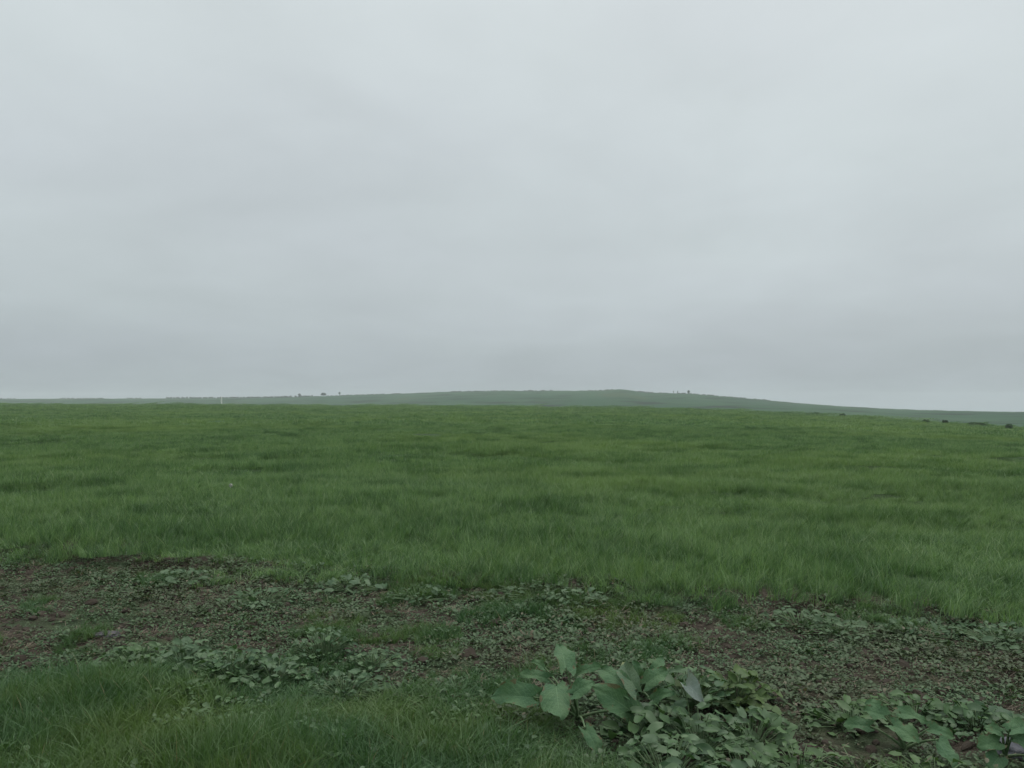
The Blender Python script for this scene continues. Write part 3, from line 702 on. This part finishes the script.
for i in range(60):
    d = g.normal(0, 1, 3); d /= np.linalg.norm(d); s = np.cross(d, [.3, .5, .8]); s /= np.linalg.norm(s)
    c = np.array([0, -.02, .34]); parts.append((np.array([c + s * .001, c - s * .001, c + d * .028 - s * .006, c + d * .03 + s * .006]), np.array([[0, 1, 2, 3]])))
V_, F_, A_, U_ = merge(parts); link('petals', mesh_np('petals', V_, F_, M_white), fl)

D = 392.0; q = at(221.5, 405.5, D); az = math.atan2(q.x, q.y); zb = float(ground_h(np.array([q.x]), np.array([q.y]))[0])
post = thing('marker_post', (q.x, q.y, zb), 'slim white post standing alone at the far edge of the field, left of the middle', 'post')
ztop = at(221.5, 396.6, D).z - zb
Vt, Ft = tube([(0, 0, -.3), (0, 0, ztop * .5), (0, 0, ztop - .12)], .27, .25, 10); link('shaft', mesh_np('shaft', Vt, Ft, M_white), post)
Vt, Ft = tube([(0, 0, ztop - .12), (0, 0, ztop - .1), (0, 0, ztop)], .31, .1, 10); link('cap', mesh_np('cap', Vt, Ft, M_white), post)

# ------------------------------------------------------------------ trees, bushes, distant wood
def clumps(seed, n, rx, ry, rz, zc_, leaf, mat):
    g = np.random.default_rng(seed); d = g.normal(0, 1, (n, 3)); d /= np.linalg.norm(d, axis=1)[:, None]
    q = d * (g.random(n) ** .45)[:, None]; q[:, 2] += .12 * np.sin(q[:, 0] * 5 + seed) * 1.0
    c = q * np.array([rx, ry, rz]) + np.array([0, 0, zc_])
    a = g.normal(0, 1, (n, 3)); a /= np.linalg.norm(a, axis=1)[:, None]; b = np.cross(a, g.normal(0, 1, (n, 3))); b /= np.linalg.norm(b, axis=1)[:, None]
    s = leaf * g.uniform(.5, 1.2, n)[:, None]
    V_ = np.stack([c - a * s, c + b * s * .6, c + a * s, c - b * s * .6], 1).reshape(-1, 3)
    return V_, np.arange(4 * n).reshape(-1, 4), np.repeat(g.random(n), 4)
def tree(px, ybase_D, top_px, wid_px, seed, label, tall=.35):
    D_ = ybase_D; base = at(px, float(np.interp(px, RX, RY)), D_); h = top_px * .82 * D_ / FPX; rx = wid_px * .85 * .5 * D_ / FPX
    root = thing('tree', (base.x, base.y, base.z - .6), label, 'tree', 'lone trees on the far ridge')
    tr = [tube([(0, 0, -.5), (.05 * h, 0, h * .4), (.02 * h, 0, h * .85)], h * .05, h * .012)]
    g = np.random.default_rng(seed)
    for _ in range(5):
        z0 = h * g.uniform(.25, .6); a = g.uniform(0, 6.28); tr.append(tube([(.03 * h, 0, z0), (math.cos(a) * rx * .4, math.sin(a) * rx * .4, z0 + h * .12), (math.cos(a) * rx * .75, math.sin(a) * rx * .75, z0 + h * .22)], h * .02, h * .006))
    V_, F_, A_, U_ = merge(tr); link('trunk', mesh_np('trunk', V_, F_, M_bark), root)
    V_, F_, A_ = clumps(seed, 420, rx, rx, h * (1 - tall) * .5, h * (.5 + tall * .5), rx * .3, M_crown); link('crown', mesh_np('crown', V_, F_, M_crown, {'var': A_}, smooth_sh=False), root)
def rD(px): return float(np.interp(px, RX, RD))
tree(299.5, rD(299.5) - 4, 4.8, 3.4, 71, 'dark lone tree on the left ridge, leftmost of the ridge trees')
tree(323.5, rD(323.5) - 4, 4.2, 6.0, 72, 'wide spreading tree on the left ridge, between the leftmost tree and the faint one')
tree(339.5, rD(339.5) - 4, 5.0, 2.6, 73, 'faint slim tree on the left ridge, right of the wide spreading tree')
tree(673.5, rD(673.5) - 4, 3.6, 1.2, 74, 'thin slim tree on the hill right of its summit, first of the slim pair')
tree(677.6, rD(677.6) - 4, 3.6, 1.3, 75, 'thin slim tree on the hill right of its summit, second of the slim pair')
tree(688.6, rD(688.6) - 4, 4.6, 3.2, 76, 'round dark tree on the hill, right of the slim pair')

def bush(px, py, D_, wid_px, h_px, seed, label):
    base = at(px, py, D_); zb = float(ground_h(np.array([base.x]), np.array([base.y]))[0]); h = h_px * .8 * D_ / FPX + .42; rx = wid_px * .5 * D_ / FPX
    root = thing('bush', (base.x, base.y, zb), label, 'bush', 'dark bushes along the far edge of the field')
    g = np.random.default_rng(seed); st_ = []
    for _ in range(7):
        a = g.uniform(0, 6.28); e = rx * g.uniform(.2, .7); st_.append(tube([(0, 0, -.05), (math.cos(a) * e * .4, math.sin(a) * e * .4, h * .4), (math.cos(a) * e, math.sin(a) * e, h * .75)], .03, .008, 5))
    V_, F_, A_, U_ = merge(st_); link('stem', mesh_np('stem', V_, F_, M_bark), root)
    ps = []
    for k in range(4):
        V_, F_, A_ = clumps(seed * 7 + k, 260, rx * g.uniform(.3, .55), rx * .4, h * g.uniform(.35, .5), h * .45, .07 + .02 * h, M_bush); V_[:, 0] += g.uniform(-.6, .6) * rx; ps.append((V_, F_, A_))
    V_, F_, A_, U_ = merge(ps); link('foliage', mesh_np('foliage', V_, F_, M_bush, {'var': A_}, smooth_sh=False), root)
def cD(px): return float(np.interp(px, CX, CD))
for px, off, wpx, hpx, s, lb in (
    (400, 0, 22, 1.8, 81, 'low dark bush at the far field edge, left of the middle and under the ridge'),
    (628, 0, 14, 2.2, 82, 'small dark bush at the far field edge below the hill summit'),
    (697, .5, 26, 1.6, 83, 'long flat dark bush at the far field edge, right of the one below the summit'),
    (758, 0, 9, 2, 84, 'small bush at the far field edge, left of the cluster of dark bushes'),
    (787, .5, 20, 2.6, 85, 'grey-green bush at the left end of the dark cluster on the far field edge'),
    (812, .6, 20, 3.4, 86, 'dark ragged bush, middle of the cluster on the far field edge'),
    (842, .4, 12, 4.0, 87, 'darkest round bush, right end of the cluster on the far field edge'),
    (872, .3, 8, 1.8, 88, 'tiny bush right of the darkest round bush on the far field edge'),
    (926, .5, 10, 2.2, 89, 'low bush on the right field edge, left of the compact dark one'),
    (945, .5, 7, 3.0, 90, 'compact dark bush on the right field edge'),
    (975, .5, 26, 2.4, 91, 'long straggling bush on the right field edge, right of the compact dark one'),
    (1009, .3, 10, 4.0, 92, 'upright bush on the right field edge, nearest the edge of the photo')):
    D_ = cD(px) * .985; y = float(np.interp(px, CX, CY)) + off
    bush(px, y, D_, wpx, hpx, s, lb)

ps = []
g = np.random.default_rng(5)
for px in np.concatenate([np.arange(-60, 165, 2.2), np.arange(165, 312, 1.0), np.arange(312, 780, 1.3)]):
    px = px + g.normal(0, 1.1); k = (1.0 if 165 < px < 312 else .55) * g.uniform(.5, 1.2)
    if px < 165 and nzD(np.array([px]), np.array([3.]), 22, 2)[0] < .5: continue
    if px > 312 and (nzD(np.array([px]), np.array([9.]), 26, 2)[0] < .5 or g.random() < .25): continue
    if px > 312: k *= .62 * g.uniform(.3, 1.3)
    D_ = rD(px) - 6 - g.uniform(0, 22); b = at(px, float(np.interp(px, RX, RY)), rD(px)); h = 2.6 * k + .9
    V_, F_, A_ = clumps(int(g.integers(1e6)), 60, g.uniform(1, 2.2), 1.5, h * .55, h * .45, .8, M_crown)
    ps.append((V_ + np.array([b.x * D_ / rD(px), b.y * D_ / rD(px), b.z - .9]), F_, A_))
V_, F_, A_, U_ = merge(ps)
link('distant_wood', mesh_np('distant_wood', V_, F_, M_crown, {'var': A_}, smooth_sh=False), kind='stuff')
